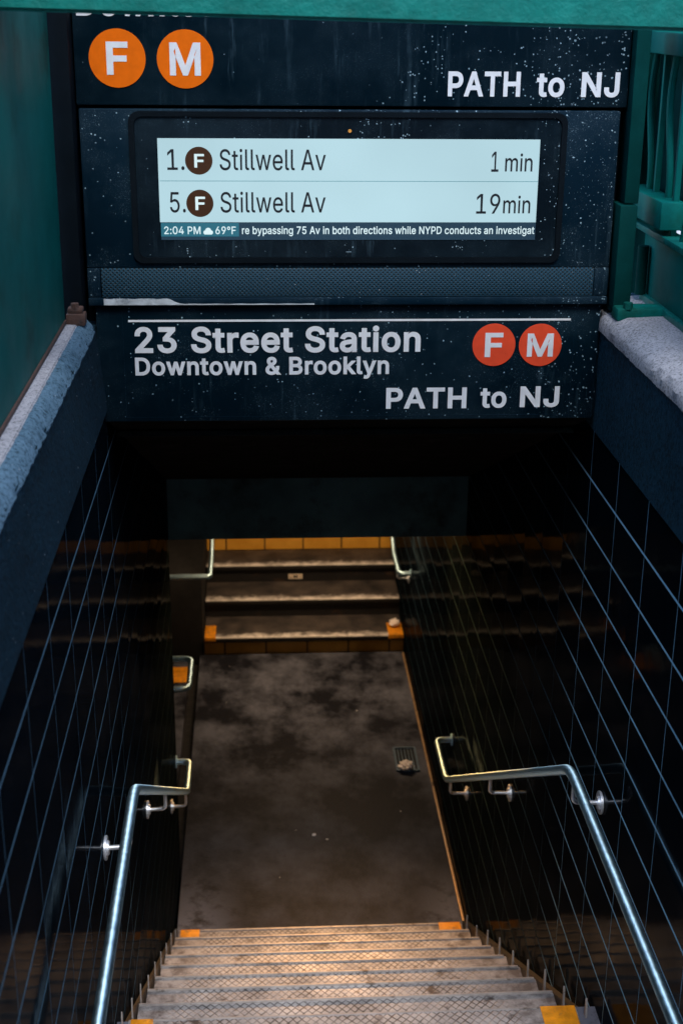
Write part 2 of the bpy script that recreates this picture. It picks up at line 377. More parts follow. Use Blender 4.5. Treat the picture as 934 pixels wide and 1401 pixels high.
def world_loc(o):
    v = Vector(o.location)
    while o.parent: o = o.parent; v += o.location
    return v
def link_mesh(name, me, m, parent=None, smooth=True, label=None):
    o = bpy.data.objects.new(name, me); COL.objects.link(o)
    me.materials.append(m)
    if smooth:
        me.shade_smooth() if hasattr(me, 'shade_smooth') else None
        try: me.set_sharp_from_angle(angle=math.radians(35))
        except Exception: pass
    if parent:
        off = world_loc(parent); me.transform(Matrix.Translation(-off)); o.parent = parent
    else:
        c = sum((Vector(b) for b in o.bound_box), Vector())/8; lo = min(b[2] for b in o.bound_box)
        c.z = lo; me.transform(Matrix.Translation(-c)); o.location = c
    if label: o['label'] = label
    return o
def thing(name, label, cat, loc, group=None):
    o = bpy.data.objects.new(name, None); COL.objects.link(o); o.location = (loc[0], loc[1], loc[2]+K); o.empty_display_size = .1
    o['label'] = label; o['category'] = cat
    if group: o['group'] = group
    return o
def tag(o, label, cat, group=None):
    o['label'] = label; o['category'] = cat
    if group: o['group'] = group
    return o
def struct(o): o['kind'] = 'structure'; return o

# outlines of the letters needed, 1/1000 em: advance, closed contours
GLYPHS = {
 ' ': (188, []),
 '&': (448, [[43,84,54,62,70,41,88,26,108,13,136,1,164,-5,195,-7,222,-5,246,-1,271,7,294,17,315,30,328,43,364,0,438,0,367,86,380,107,388,122,397,144,403,168,408,224,349,224,348,198,343,174,336,151,328,134,219,265,269,303,284,316,301,336,309,349,315,362,320,376,322,386,324,405,322,424,317,442,308,459,298,474,283,488,266,499,246,507,224,512,203,513,179,512,154,507,134,499,117,488,102,474,91,458,82,440,77,419,75,397,77,378,81,362,87,344,96,327,135,275,103,251,85,235,70,220,46,188,40,172,36,154,34,134,36,108],[102,101,98,117,98,144,103,161,109,172,121,188,135,202,172,230,292,86,286,81,270,70,251,59,232,52,214,48,192,46,159,51,143,57,130,66,117,77,109,87],[145,363,138,386,137,397,138,412,145,431,150,440,159,447,168,453,190,460,202,461,219,459,233,454,244,446,255,434,260,420,262,406,259,385,255,375,236,350,223,340,183,310,182,310,179,314,159,340]]),
 '.': (188, [[55,18,64,8,73,1,83,-3,94,-4,106,-3,118,1,130,11,135,18,140,29,141,40,140,52,135,64,129,72,118,81,107,85,94,87,83,85,73,81,64,74,55,64,51,53,50,42,51,30]]),
 '0': (453, [[69,113,86,75,104,48,130,24,158,7,192,-3,228,-7,264,-3,295,7,323,24,348,48,368,77,384,113,391,134,397,158,403,201,405,226,405,282,400,332,391,374,384,395,368,431,345,464,323,484,295,502,262,512,228,516,190,512,159,502,130,484,112,467,106,460,85,431,69,395,57,354,53,329,48,282,48,226,50,201,57,153,62,134],[123,143,115,177,111,212,109,256,111,296,115,332,123,364,134,393,147,416,162,434,182,449,203,457,226,460,250,457,271,449,291,434,306,416,320,393,330,364,338,332,342,296,344,256,342,212,338,176,330,144,320,116,306,92,289,73,271,60,248,52,228,50,204,52,182,60,161,76,146,94,134,116]]),
 '1': (453, [[76,0,391,0,391,55,276,55,276,509,198,509,86,427,86,358,207,447,212,448,212,55,76,55]]),
 '2': (453, [[64,0,389,0,389,57,153,57,153,60,267,180,317,235,352,280,363,299,371,317,377,337,380,353,381,370,379,398,372,423,361,445,347,464,328,482,306,497,280,507,254,513,226,516,196,513,168,507,143,496,121,482,101,463,85,441,75,418,68,392,66,362,127,362,128,382,132,398,139,413,148,427,159,438,173,448,188,454,204,458,223,460,259,455,273,449,286,442,296,434,308,419,315,405,319,390,320,369,319,356,316,342,311,327,302,310,282,282,252,248,64,47]]),
 '3': (453, [[57,79,70,57,89,37,108,22,133,10,160,1,188,-5,216,-7,252,-5,280,2,309,12,333,27,352,44,370,66,383,90,390,116,393,144,391,174,383,198,371,222,355,243,333,262,308,276,278,286,248,290,221,290,372,461,372,509,70,509,70,452,288,452,288,448,157,299,157,248,203,248,230,246,254,241,275,234,292,223,304,212,316,196,323,180,328,164,329,142,328,124,323,108,315,93,305,81,291,69,275,61,258,55,236,51,216,50,199,51,182,54,167,58,150,66,137,76,126,88,118,100,112,114,109,132,44,132,48,105]]),
 '4': (453, [[40,105,282,105,282,0,343,0,343,105,413,105,413,163,343,163,343,318,282,318,282,163,109,163,109,167,311,509,247,509,40,159]]),
 '5': (453, [[71,82,83,60,98,42,118,25,138,12,166,1,192,-5,219,-7,254,-4,280,2,309,15,331,31,352,52,368,75,381,102,388,132,391,162,390,188,386,210,379,231,370,250,358,269,342,288,330,299,314,310,294,321,273,328,253,332,230,334,211,333,195,330,178,325,148,311,136,301,134,301,151,452,366,452,366,509,96,509,67,253,128,246,139,255,152,262,166,268,186,274,200,276,219,277,238,275,257,270,275,262,289,252,303,237,314,221,321,202,326,184,328,161,326,140,322,122,314,104,304,89,290,74,276,64,258,56,242,51,219,50,203,51,189,54,173,60,160,68,149,77,138,89,129,104,125,116,122,130,60,130,63,105]]),
 '6': (453, [[73,100,84,73,100,51,120,30,142,15,168,3,196,-4,225,-7,258,-4,285,3,310,14,332,30,338,35,352,50,368,73,379,98,387,126,389,159,387,188,380,214,370,240,356,262,336,280,316,295,292,305,266,312,233,314,209,311,184,302,176,296,322,509,252,509,112,302,93,269,80,239,71,212,65,188,64,160,66,132],[131,118,126,138,125,161,126,180,132,199,138,214,148,229,160,241,174,252,188,258,206,264,224,265,246,264,263,259,279,251,294,240,304,228,314,213,322,196,326,178,327,154,326,136,322,118,314,101,304,86,294,74,279,63,263,55,246,50,227,48,206,50,190,55,174,63,157,76,148,86,139,100]]),
 '7': (453, [[97,0,165,0,391,449,391,509,62,509,62,452,323,452]]),
 '9': (453, [[130,0,200,0,314,166,340,207,360,241,373,270,382,296,387,321,389,346,387,376,380,408,369,433,352,458,332,478,310,494,284,506,256,513,225,516,196,513,168,506,143,494,120,480,115,474,101,459,86,437,73,410,66,382,64,354,66,320,72,294,84,266,98,247,116,229,137,214,159,204,190,197,232,195,257,202,268,207,277,214],[131,312,127,330,125,353,127,372,131,390,137,405,148,423,160,435,174,446,190,454,206,459,224,460,246,459,263,454,279,446,292,436,305,422,314,407,322,390,326,372,327,352,326,330,322,312,314,295,305,280,296,270,279,257,263,249,246,245,225,243,206,245,190,250,175,256,160,268,148,280,138,295]]),
 ':': (188, [[55,18,64,8,73,1,83,-3,94,-4,106,-3,118,1,130,11,135,18,140,29,141,40,140,52,135,64,129,72,118,81,107,85,94,87,83,85,73,81,64,74,55,64,51,53,50,42,51,30],[51,303,55,294,62,285,73,277,83,272,94,271,107,272,118,277,128,284,135,294,140,304,141,314,140,328,135,339,128,348,118,356,107,360,96,362,83,360,73,356,64,350,55,339,51,326,50,314]]),
 'A': (480, [[16,0,85,0,135,142,344,142,395,0,463,0,276,509,201,509],[155,199,192,304,239,456,271,349,324,199]]),
 'B': (456, [[60,0,249,0,285,2,315,8,344,18,368,31,387,49,400,67,410,88,416,112,418,138,416,162,411,184,402,203,391,220,377,235,363,245,347,254,335,266,356,286,369,296,387,320,393,336,397,356,398,376,396,398,390,421,381,442,363,465,350,477,329,491,304,501,272,507,243,509,60,509],[125,57,125,231,249,231,270,229,288,225,306,218,320,209,334,196,342,184,350,169,354,154,355,136,353,115,344,96,332,82,309,67,282,60,246,57],[125,285,125,452,241,452,270,449,294,442,312,430,326,412,333,392,336,373,335,355,330,340,323,326,315,315,302,304,288,296,273,290,239,285]]),
 'D': (502, [[60,0,222,0,266,3,292,8,332,21,351,31,368,42,383,53,400,70,411,83,423,100,442,138,455,182,461,228,462,258,461,282,455,330,442,372,433,391,412,426,384,456,353,478,334,488,314,496,290,502,251,508,228,509,60,509],[125,57,125,452,222,452,256,449,290,441,320,428,343,411,364,388,379,361,390,328,397,292,399,258,397,218,390,181,379,148,363,122,342,98,318,81,288,68,254,60,216,57]]),
 'F': (410, [[60,0,125,0,125,221,346,221,346,278,125,278,125,452,369,452,369,509,60,509]]),
 'H': (517, [[60,0,125,0,125,232,392,232,392,0,457,0,457,509,392,509,392,289,125,289,125,509,60,509]]),
 'J': (396, [[44,81,52,63,63,47,74,34,106,11,143,-2,184,-7,227,-2,263,11,294,32,307,47,317,61,326,81,332,100,335,121,336,142,336,509,272,509,272,144,269,117,260,91,247,73,230,61,211,54,186,50,158,54,139,61,124,72,108,93,100,116,98,143,98,173,33,173,34,121,38,100]]),
 'M': (628, [[60,0,122,0,122,334,120,436,134,390,170,291,286,0,342,0,456,290,477,347,506,436,504,329,504,0,568,0,568,509,476,509,350,181,315,72,284,170,152,509,60,509]]),
 'N': (523, [[60,0,125,0,125,315,120,430,159,363,168,345,202,290,386,0,463,0,463,509,399,509,399,140,403,78,388,107,349,174,136,508,60,509]]),
 'P': (445, [[60,0,125,0,125,186,237,186,272,188,304,195,332,207,356,222,375,243,390,265,400,292,407,320,409,346,407,375,401,400,390,430,376,452,356,472,332,487,304,499,272,506,243,508,60,509],[125,242,125,452,235,452,258,451,278,446,297,439,311,429,324,416,333,402,339,384,343,369,344,350,343,328,339,310,333,294,324,279,312,266,297,256,280,248,258,244,234,242]]),
 'S': (447, [[51,83,67,56,82,39,102,23,128,9,153,0,190,-7,222,-9,259,-7,296,0,323,11,349,25,371,44,386,64,400,88,406,112,408,142,407,162,402,181,395,198,384,213,359,238,344,248,312,264,280,275,199,296,169,308,155,315,142,324,130,335,122,345,117,359,115,375,117,392,121,405,129,418,141,432,152,440,165,447,184,454,224,459,254,456,278,450,302,437,320,420,332,402,337,378,401,378,398,403,390,428,377,449,359,469,340,484,316,498,291,508,257,514,225,516,194,514,166,508,138,498,113,484,93,469,75,448,62,425,54,400,52,374,56,341,67,313,87,288,112,269,145,253,181,240,262,218,296,205,322,190,333,178,340,167,344,154,346,138,344,120,338,106,329,92,316,78,303,69,282,58,268,54,247,50,222,49,202,50,184,53,166,59,150,66,136,76,122,88,114,102,108,118,104,137,38,137,42,110]]),
 'T': (449, [[193,0,257,0,257,452,417,452,417,509,32,509,32,452,193,452]]),
 'Y': (472, [[203,0,268,0,268,208,455,509,380,508,260,311,242,274,236,262,221,294,203,327,92,508,16,509,203,208]]),
 'a': (389, [[38,63,48,45,59,30,76,15,94,5,116,-3,136,-7,161,-9,198,-4,215,1,242,16,260,34,267,43,272,52,277,52,277,0,337,0,337,253,335,276,330,300,322,320,312,336,300,350,271,369,254,375,236,380,209,384,172,383,154,380,134,375,114,368,95,358,79,346,64,331,51,313,41,291,100,274,110,292,120,303,137,316,149,322,164,327,180,330,210,330,228,327,240,322,251,315,260,306,267,297,272,284,275,272,276,254,274,246,271,240,265,235,257,231,233,227,177,220,124,211,92,200,78,193,64,184,52,173,43,161,36,146,32,130,30,109,32,86],[96,82,93,92,92,104,93,118,97,130,102,138,112,148,134,159,146,163,162,166,222,174,252,180,267,184,276,190,276,137,274,122,270,108,263,93,254,80,242,68,228,59,211,51,192,47,168,45,143,48,120,56,110,63,102,72]]),
 'b': (424, [[53,0,112,0,112,59,118,59,124,49,148,20,172,4,190,-3,208,-7,231,-8,260,-6,288,3,313,16,335,33,355,57,370,84,381,116,388,150,390,187,388,228,381,260,370,293,354,320,336,340,313,361,287,374,260,382,226,384,206,383,188,379,171,373,156,363,136,346,118,320,114,319,114,509,53,509],[125,115,118,138,114,161,113,186,114,217,118,242,125,263,134,282,145,297,161,312,177,322,199,328,222,330,244,328,262,322,280,311,296,298,308,280,316,261,323,240,327,212,327,166,323,138,316,117,306,97,294,80,279,66,260,54,242,49,221,47,198,49,178,55,162,65,149,76,135,95]]),
 'c': (396, [[44,115,56,85,72,58,94,34,117,16,144,3,175,-5,206,-8,227,-7,244,-5,263,0,291,11,306,21,328,40,341,56,350,71,363,102,304,117,297,97,285,80,271,66,253,55,232,49,208,46,184,49,163,55,145,66,130,80,118,97,108,117,102,138,98,164,96,188,98,213,102,236,108,257,118,278,130,296,134,300,145,310,163,321,184,328,206,330,232,328,252,321,270,311,280,302,295,281,300,272,304,262,362,277,350,307,340,322,331,334,318,346,305,356,292,364,260,377,227,384,205,384,174,382,144,374,117,360,94,342,72,318,56,291,44,260,37,226,34,186,37,150]]),
 'd': (424, [[44,114,55,84,69,58,88,35,111,16,137,3,164,-6,193,-8,218,-7,236,-3,251,4,266,12,288,32,306,58,313,59,313,0,372,0,372,509,311,509,311,319,306,320,295,336,277,356,267,364,253,373,236,379,222,382,199,384,164,382,137,374,112,361,90,343,70,320,55,293,44,263,36,228,34,192,36,153],[109,117,102,138,98,162,96,187,98,216,102,240,108,261,118,281,130,298,145,311,162,322,184,328,206,330,228,328,246,322,263,312,278,298,290,282,300,263,306,239,310,217,312,191,310,161,306,138,299,115,290,96,278,78,263,65,244,54,226,49,206,47,182,49,162,55,145,66,134,76,118,97]]),
 'e': (404, [[44,115,56,84,72,58,90,37,117,16,145,3,178,-5,210,-8,238,-7,262,-3,278,2,302,14,320,26,337,42,348,55,358,71,365,91,306,105,294,82,276,65,265,58,254,53,242,49,214,46,190,48,170,53,151,61,136,72,120,88,110,106,102,127,98,150,97,169,371,169,370,228,366,251,357,282,347,305,334,324,321,339,303,355,285,366,267,374,246,380,227,383,208,384,172,382,142,373,115,359,92,341,71,317,55,290,44,258,36,224,34,186,37,150],[96,221,97,232,102,250,109,270,119,286,130,300,146,313,164,323,182,328,204,330,228,328,246,323,263,314,278,300,288,286,298,269,304,248,308,222]]),
 'g': (425, [[51,-69,59,-84,79,-107,97,-122,113,-132,133,-140,156,-146,205,-151,238,-149,266,-144,291,-136,314,-124,333,-110,350,-90,363,-66,370,-40,372,-11,372,379,313,379,313,319,307,320,296,336,278,357,267,365,254,373,236,379,222,382,199,384,166,382,138,374,112,361,92,344,71,320,55,293,43,262,36,230,34,194,36,154,43,120,55,90,71,65,90,42,113,27,138,14,164,7,198,5,218,6,236,10,252,16,266,23,288,42,306,68,311,68,311,-7,308,-34,298,-58,281,-76,261,-87,236,-95,209,-97,186,-96,168,-93,154,-88,142,-82,131,-74,120,-64,101,-41],[109,123,102,144,98,166,96,191,98,219,102,242,109,262,118,282,129,297,145,312,163,322,182,328,204,330,228,328,247,322,264,312,278,300,291,283,302,259,307,242,311,220,312,196,311,165,307,142,300,120,290,103,279,88,264,75,246,66,228,61,206,59,182,61,163,66,145,76,130,89,118,104]]),
 'h': (410, [[53,0,114,0,114,230,115,248,119,266,126,283,136,297,147,308,161,317,176,324,192,328,208,329,235,326,256,318,274,303,286,286,293,264,296,236,296,0,357,0,357,242,355,272,350,296,341,321,328,340,317,352,295,369,274,377,252,383,225,384,200,382,175,374,152,362,132,344,114,315,114,509,53,509]]),
 'i': (167, [[53,0,114,0,114,379,53,379],[43,472,47,463,55,454,63,448,74,444,85,443,95,444,105,448,113,454,121,463,125,474,126,484,125,494,121,504,114,512,105,518,95,522,85,524,73,522,63,518,54,512,47,504,43,494,41,484]]),
 'k': (381, [[53,0,114,0,114,141,154,178,294,0,372,0,201,216,360,379,284,379,121,212,114,212,114,509,53,509]]),
 'l': (189, [[62,37,76,19,91,8,112,0,137,-2,155,-2,174,1,181,3,170,54,157,52,144,52,135,53,126,57,120,62,114,82,114,509,53,509,53,82,55,58]]),
 'm': (610, [[53,0,114,0,114,240,115,258,119,274,127,291,135,302,145,312,158,320,171,326,184,329,197,330,220,328,238,322,252,312,265,297,272,280,274,261,274,0,335,0,335,249,336,264,345,290,353,302,363,312,374,320,387,326,401,329,417,330,438,329,456,323,472,314,485,298,493,279,496,255,496,0,557,0,557,257,555,281,550,308,541,328,530,346,514,362,497,372,479,380,458,385,440,386,416,385,398,381,381,375,364,366,350,356,337,343,326,329,317,310,314,320,303,342,286,362,268,375,244,383,220,386,205,385,187,382,172,376,158,368,144,358,132,346,122,331,112,308,112,379,53,379]]),
 'n': (410, [[53,0,114,0,114,230,115,248,119,266,126,283,136,297,147,308,161,317,176,324,192,328,208,329,235,326,256,318,274,303,286,286,293,264,296,236,296,0,357,0,357,242,355,272,350,298,341,321,328,340,317,352,295,369,274,377,249,383,225,384,202,382,181,376,175,374,152,362,134,346,116,319,112,310,112,379,53,379]]),
 'o': (415, [[44,115,56,85,72,58,94,34,117,16,144,3,174,-5,208,-8,242,-5,271,3,299,16,325,37,343,58,347,64,359,85,370,113,379,150,381,189,379,227,371,260,360,290,343,318,322,342,299,360,271,374,242,382,209,384,174,382,144,374,117,360,94,342,72,318,56,291,44,260,37,226,34,186,37,150],[108,117,102,138,98,164,96,188,98,213,102,236,108,258,118,278,130,296,145,310,163,321,186,328,208,330,231,328,252,321,270,310,286,295,298,277,307,258,314,236,318,213,319,190,318,166,314,138,307,117,298,98,286,81,270,66,251,54,232,49,208,46,184,49,163,55,145,66,129,82,118,97]]),
 'p': (424, [[53,-143,114,-143,114,59,118,58,130,41,148,20,159,12,174,4,190,-3,208,-7,231,-8,258,-6,291,4,313,16,335,33,355,57,370,84,381,116,388,154,390,187,388,224,381,260,370,293,354,320,336,340,313,361,287,374,260,382,231,384,206,383,188,379,171,373,158,364,136,346,118,319,112,319,112,379,53,379],[125,115,118,138,114,161,113,186,114,217,118,242,125,263,134,282,145,297,161,312,177,322,199,328,222,330,244,328,262,322,280,311,296,298,308,280,316,261,323,240,327,212,327,166,323,138,316,117,306,97,294,80,279,66,260,54,242,49,221,47,198,49,178,55,162,65,149,76,135,95]]),
 'r': (259, [[53,0,114,0,114,239,115,256,119,269,125,282,134,295,146,306,159,315,173,321,206,326,236,324,243,322,243,384,212,385,192,383,171,377,152,367,135,352,124,339,115,321,112,321,112,379,53,379]]),
 's': (365, [[41,73,50,54,62,38,76,24,92,12,113,2,132,-3,156,-7,179,-8,211,-7,236,-2,260,6,281,18,297,30,312,47,324,67,329,84,331,108,328,131,320,153,307,170,287,187,261,200,230,209,172,223,136,235,124,242,115,253,110,266,109,278,111,292,119,305,131,317,146,326,167,331,186,333,208,331,228,325,243,316,254,304,262,291,268,277,324,290,318,308,309,324,300,338,285,353,271,363,254,372,234,379,213,383,190,384,164,383,138,378,115,370,95,360,80,348,64,331,55,314,49,294,47,273,50,249,58,227,71,209,92,192,118,180,148,170,212,155,229,150,245,143,253,137,262,126,266,114,268,102,265,88,258,74,244,62,229,54,206,47,182,45,160,47,141,52,124,60,110,72,101,87,94,107,36,94]]),
 't': (227, [[68,63,77,41,91,22,113,7,138,-1,167,-4,199,-2,213,2,202,54,180,50,168,50,156,51,144,55,136,62,130,70,127,82,126,96,126,327,204,327,204,379,126,379,126,471,65,471,65,379,6,379,6,327,65,327,65,92]]),
 'u': (410, [[60,81,69,59,82,39,93,27,98,22,115,11,136,2,158,-3,184,-5,210,-3,234,5,257,17,278,36,294,60,298,70,298,0,357,0,357,379,296,379,296,150,295,132,290,114,283,97,275,84,262,70,249,62,234,55,218,51,202,50,175,53,154,61,136,76,126,92,116,117,114,142,114,379,53,379,53,135,54,108]]),
 'v': (389, [[17,378,163,0,226,0,371,379,305,379,218,138,209,110,195,57,187,88,171,138,84,379,17,379]]),
 'w': (567, [[138,0,199,0,262,222,284,308,296,260,318,174,368,0,429,0,545,379,480,378,420,164,397,66,382,136,362,214,316,378,252,379,192,164,170,65,147,166,87,378,23,379]]),
 'y': (389, [[47,-139,58,-142,81,-145,110,-144,125,-141,140,-136,153,-128,164,-120,178,-106,187,-93,196,-77,204,-58,371,379,305,379,218,138,202,88,195,59,171,138,84,379,17,379,163,-1,144,-52,138,-64,131,-73,122,-81,113,-86,104,-89,95,-90,61,-86]]),
 '°': (316, [[50,358,59,340,70,324,84,310,102,298,121,289,138,285,157,283,180,285,198,290,216,298,231,309,246,324,257,340,266,358,271,376,273,396,271,418,266,437,257,455,246,472,232,486,216,497,198,506,180,511,159,513,138,511,119,506,101,497,84,486,70,472,59,455,50,437,45,418,43,398,45,376],[98,376,95,396,98,420,108,438,126,453,136,458,146,461,156,462,170,461,180,458,190,453,205,441,213,430,218,420,221,410,222,398,221,386,218,376,208,358,198,348,180,338,170,335,160,334,146,335,136,338,117,349,109,357]]),
}
CAP = max(GLYPHS['H'][1][0][1::2])
def grow(poly, d):
    """push a closed contour outwards by d with mitred corners"""
    P2 = [p for i, p in enumerate(poly) if (Vector(p)-Vector(poly[i-1])).length > 7] if d else poly     # drop hairline edges first
    poly = P2 if len(P2) > 3 else poly; n = len(poly); R = []
    for i in range(n):
        p, a, b = Vector(poly[i]), Vector(poly[i-1]), Vector(poly[(i+1) % n])
        u, v = (p-a).normalized(), (b-p).normalized()
        n1, n2 = Vector((u.y, -u.x)), Vector((v.y, -v.x))
        m = n1+n2; l = m.length
        m = n1 if l < .3 else m*(2/l/l)
        R.append(p+m*d)
    return R
def area(P): return sum(P[i-1][0]*P[i][1]-P[i][0]*P[i-1][1] for i in range(len(P)))/2
def inside(pt, P):
    c = False
    for i in range(len(P)):
        (x1, y1), (x2, y2) = P[i-1], P[i]
        if (y1 > pt[1]) != (y2 > pt[1]) and pt[0] < (x2-x1)*(pt[1]-y1)/(y2-y1)+x1: c = not c
    return c
def text(s, x0, x1, zb, cap, y, m, parent, name='lettering', bold=0.0, space=0.0, ext=.0006):
    """words set on an upright face looking towards -y; x0..x1 is the ink width, zb the baseline, cap the capital height"""
    groups = []; pen = 0.0
    for ch in s:
        adv, cs = GLYPHS[ch]
        cs = [[(c[i], c[i+1]) for i in range(0, len(c), 2)] for c in cs]
        if cs:
            big = max(cs, key=lambda P: abs(area(P))); sg = 1 if area(big) > 0 else -1
            outs = [P for P in cs if area(P)*sg > 0]; holes = [P for P in cs if area(P)*sg <= 0]
            d = bold*CAP*sg
            for k, P in enumerate(outs):
                g = [grow(P, d)] + [grow(h, d) for h in holes if inside(h[0], P)]
                groups.append((k, [[(q[0]+pen, q[1]) for q in L] for L in g]))
        pen += adv + space*CAP + bold*CAP*1.2
    lo = min(q[0] for _, g in groups for q in g[0]); hi = max(q[0] for _, g in groups for q in g[0])
    sy = cap/(CAP*(1+2*bold)); sx = (x1-x0)/(hi-lo); zb = zb + bold*CAP*sy
    bm = bmesh.new()
    for k, g in groups:
        cu = bpy.data.curves.new('words', 'CURVE'); cu.dimensions = '2D'; cu.fill_mode = 'BOTH'
        for L in g:
            sp = cu.splines.new('POLY'); sp.points.add(len(L)-1); sp.use_cyclic_u = True
            for p, q in zip(sp.points, L): p.co = ((q[0]-lo)*sx, q[1]*sy, 0, 1)
        o = bpy.data.objects.new('words', cu); me = o.to_mesh(); t = bmesh.new(); t.from_mesh(me); o.to_mesh_clear()
        bpy.data.objects.remove(o); bpy.data.curves.remove(cu)
        for v in t.verts: v.co = Vector((x0+v.co.x, y-k*.00015, zb+K+v.co.y))
        if ext:
            r_ = bmesh.ops.extrude_face_region(t, geom=t.faces[:])
            for v in r_['geom']:
                if isinstance(v, bmesh.types.BMVert): v.co.y -= ext
        bmesh.ops.recalc_face_normals(t, faces=t.faces[:])
        me = bpy.data.meshes.new('tmp'); t.to_mesh(me); t.free(); bm.from_mesh(me); bpy.data.meshes.remove(me)
    me = bpy.data.meshes.new(name); bm.to_mesh(me); bm.free()
    if not ext:      # flat screen print: face the viewer
        for p in me.polygons:
            if p.normal.y > 0: p.flip()
    return link_mesh(name, me, m, parent, False)

def round_rect(x0, x1, z0, z1, r, n=6):
    P = []
    for cx, cz, a0 in ((x1-r, z1-r, 0), (x0+r, z1-r, 90), (x0+r, z0+r, 180), (x1-r, z0+r, 270)):
        for k in range(n+1): a = math.radians(a0+90*k/n); P.append((cx+r*math.cos(a), cz+r*math.sin(a)))
    return P
def ring_prism(mb, y0, y1, outer, inner):
    t = bmesh.new(); n = len(outer)
    R = [[t.verts.new((x, y, z+K)) for x, z in L] for y in (y0, y1) for L in (outer, inner)]
    for i in range(n):
        j = (i+1) % n
        t.faces.new((R[0][i], R[0][j], R[1][j], R[1][i])); t.faces.new((R[2][i], R[3][i], R[3][j], R[2][j]))
        t.faces.new((R[0][i], R[2][i], R[2][j], R[0][j])); t.faces.new((R[1][i], R[1][j], R[3][j], R[3][i]))
    mb._merge(t); return mb

XR, XL = 1.047, -.470        # tile faces
FLOOR, TOPL = -4.56, -3.02   # lower and upper landing
# ================================================================== setting: ground
g_ = MB()
hx0, hx1, hy0, hy1 = -.80, 1.36, -.12, 4.40
S = 60; z = -1.35
g_.quad([(-S,-S,z),(S,-S,z),(S,hy0,z),(-S,hy0,z)]); g_.quad([(-S,hy1,z),(S,hy1,z),(S,S,z),(-S,S,z)])
g_.quad([(-S,hy0,z),(hx0,hy0,z),(hx0,hy1,z),(-S,hy1,z)]); g_.quad([(hx1,hy0,z),(S,hy0,z),(S,hy1,z),(hx1,hy1,z)])
struct(g_.build('sidewalk', M['pave']))
rd = MB(); rd.box(-60, -6.5, -60, 60, -1.346, -1.342); struct(rd.build('road', M['road'], smooth=False))
far = MB(); far.quad([(-900,-900,-1.6),(900,-900,-1.6),(900,-61,-1.6),(-900,-61,-1.6)]); far.quad([(-900,61,-1.6),(900,61,-1.6),(900,900,-1.6),(-900,900,-1.6)])
far.quad([(-900,-61,-1.6),(-61,-61,-1.6),(-61,61,-1.6),(-900,61,-1.6)]); far.quad([(61,-61,-1.6),(900,-61,-1.6),(900,61,-1.6),(61,61,-1.6)])
struct(far.build('ground', M['road']))

# lower landing floor
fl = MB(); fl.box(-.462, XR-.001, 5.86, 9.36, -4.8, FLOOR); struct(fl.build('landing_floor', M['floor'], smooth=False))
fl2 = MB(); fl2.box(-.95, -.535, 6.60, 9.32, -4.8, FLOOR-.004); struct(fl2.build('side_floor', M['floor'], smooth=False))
gut = MB(); gut.box(-.535, -.462, 5.86, 9.32, -4.85, FLOOR-.07); struct(gut.build('floor_gutter', M['void'], smooth=False))
up = MB(); up.box(XL, XR, 2.42, 3.58, -3.2, TOPL); up.box(XL, XR, -.1, 2.42, -5, -4.7)
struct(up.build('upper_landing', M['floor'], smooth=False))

# ================================================================== walls of the stairwell
t = thing('tiled_wall', 'right hand stairwell wall of black glazed tile with pale grout under a concrete coping', 'wall', (1.2, 4, -4.56))
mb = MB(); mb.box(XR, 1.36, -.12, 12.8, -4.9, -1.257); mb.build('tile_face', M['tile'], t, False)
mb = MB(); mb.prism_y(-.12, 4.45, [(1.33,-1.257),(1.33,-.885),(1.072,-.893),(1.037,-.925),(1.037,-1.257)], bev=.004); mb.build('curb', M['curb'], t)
mb = MB(); mb.rough_y(-.12, 4.30, [(1.333,-.88),(1.333,-.862),(1.085,-.872),(1.042,-.890),(1.030,-.908),(1.030,-.935),(1.034,-.937)], (0,0,.0012,.0016,.0018,.0015,0), 240); mb.build('coping', M['coping'], t)

t = thing('tiled_wall', 'left hand stairwell wall of black tile with a broad sloping concrete coping on top', 'wall', (-.6, 4, -4.56))
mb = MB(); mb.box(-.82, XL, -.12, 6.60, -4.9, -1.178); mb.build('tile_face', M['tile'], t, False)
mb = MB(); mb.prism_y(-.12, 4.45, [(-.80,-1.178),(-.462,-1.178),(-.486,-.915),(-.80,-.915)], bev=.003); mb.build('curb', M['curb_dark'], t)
mb = MB(); mb.prism_y(-.12, 4.09, [(-.80,-.915),(-.80,-.872),(-.521,-.882),(-.521,-.915)], bev=.003); mb.build('coping', M['coping'], t)
mb = MB(); mb.rough_y(-.12, 4.08, [(-.5205,-.915),(-.5205,-.884),(-.505,-.889),(-.492,-.905),(-.481,-.925),(-.486,-.94)], (0,.001,.0014,.0018,.0018,.001), 240); mb.build('chamfer', M['chamfer'], t)

t = MB(); t.box(-.955-.3, -.955, 6.60, 12.8, -4.9, -2.0).box(-1.2, -.82, 6.3, 6.60, -4.9, -2.0)
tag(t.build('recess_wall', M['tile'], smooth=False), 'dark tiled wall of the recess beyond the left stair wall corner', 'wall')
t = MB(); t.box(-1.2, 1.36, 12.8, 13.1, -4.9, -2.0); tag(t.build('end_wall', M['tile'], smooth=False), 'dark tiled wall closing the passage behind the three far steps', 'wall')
t = MB(); t.box(XL-.3, XR+.3, -.42, -.12, -5, -1.36); tag(t.build('back_wall', M['curb'], smooth=False), 'concrete wall under the pavement edge at the stair head', 'wall')

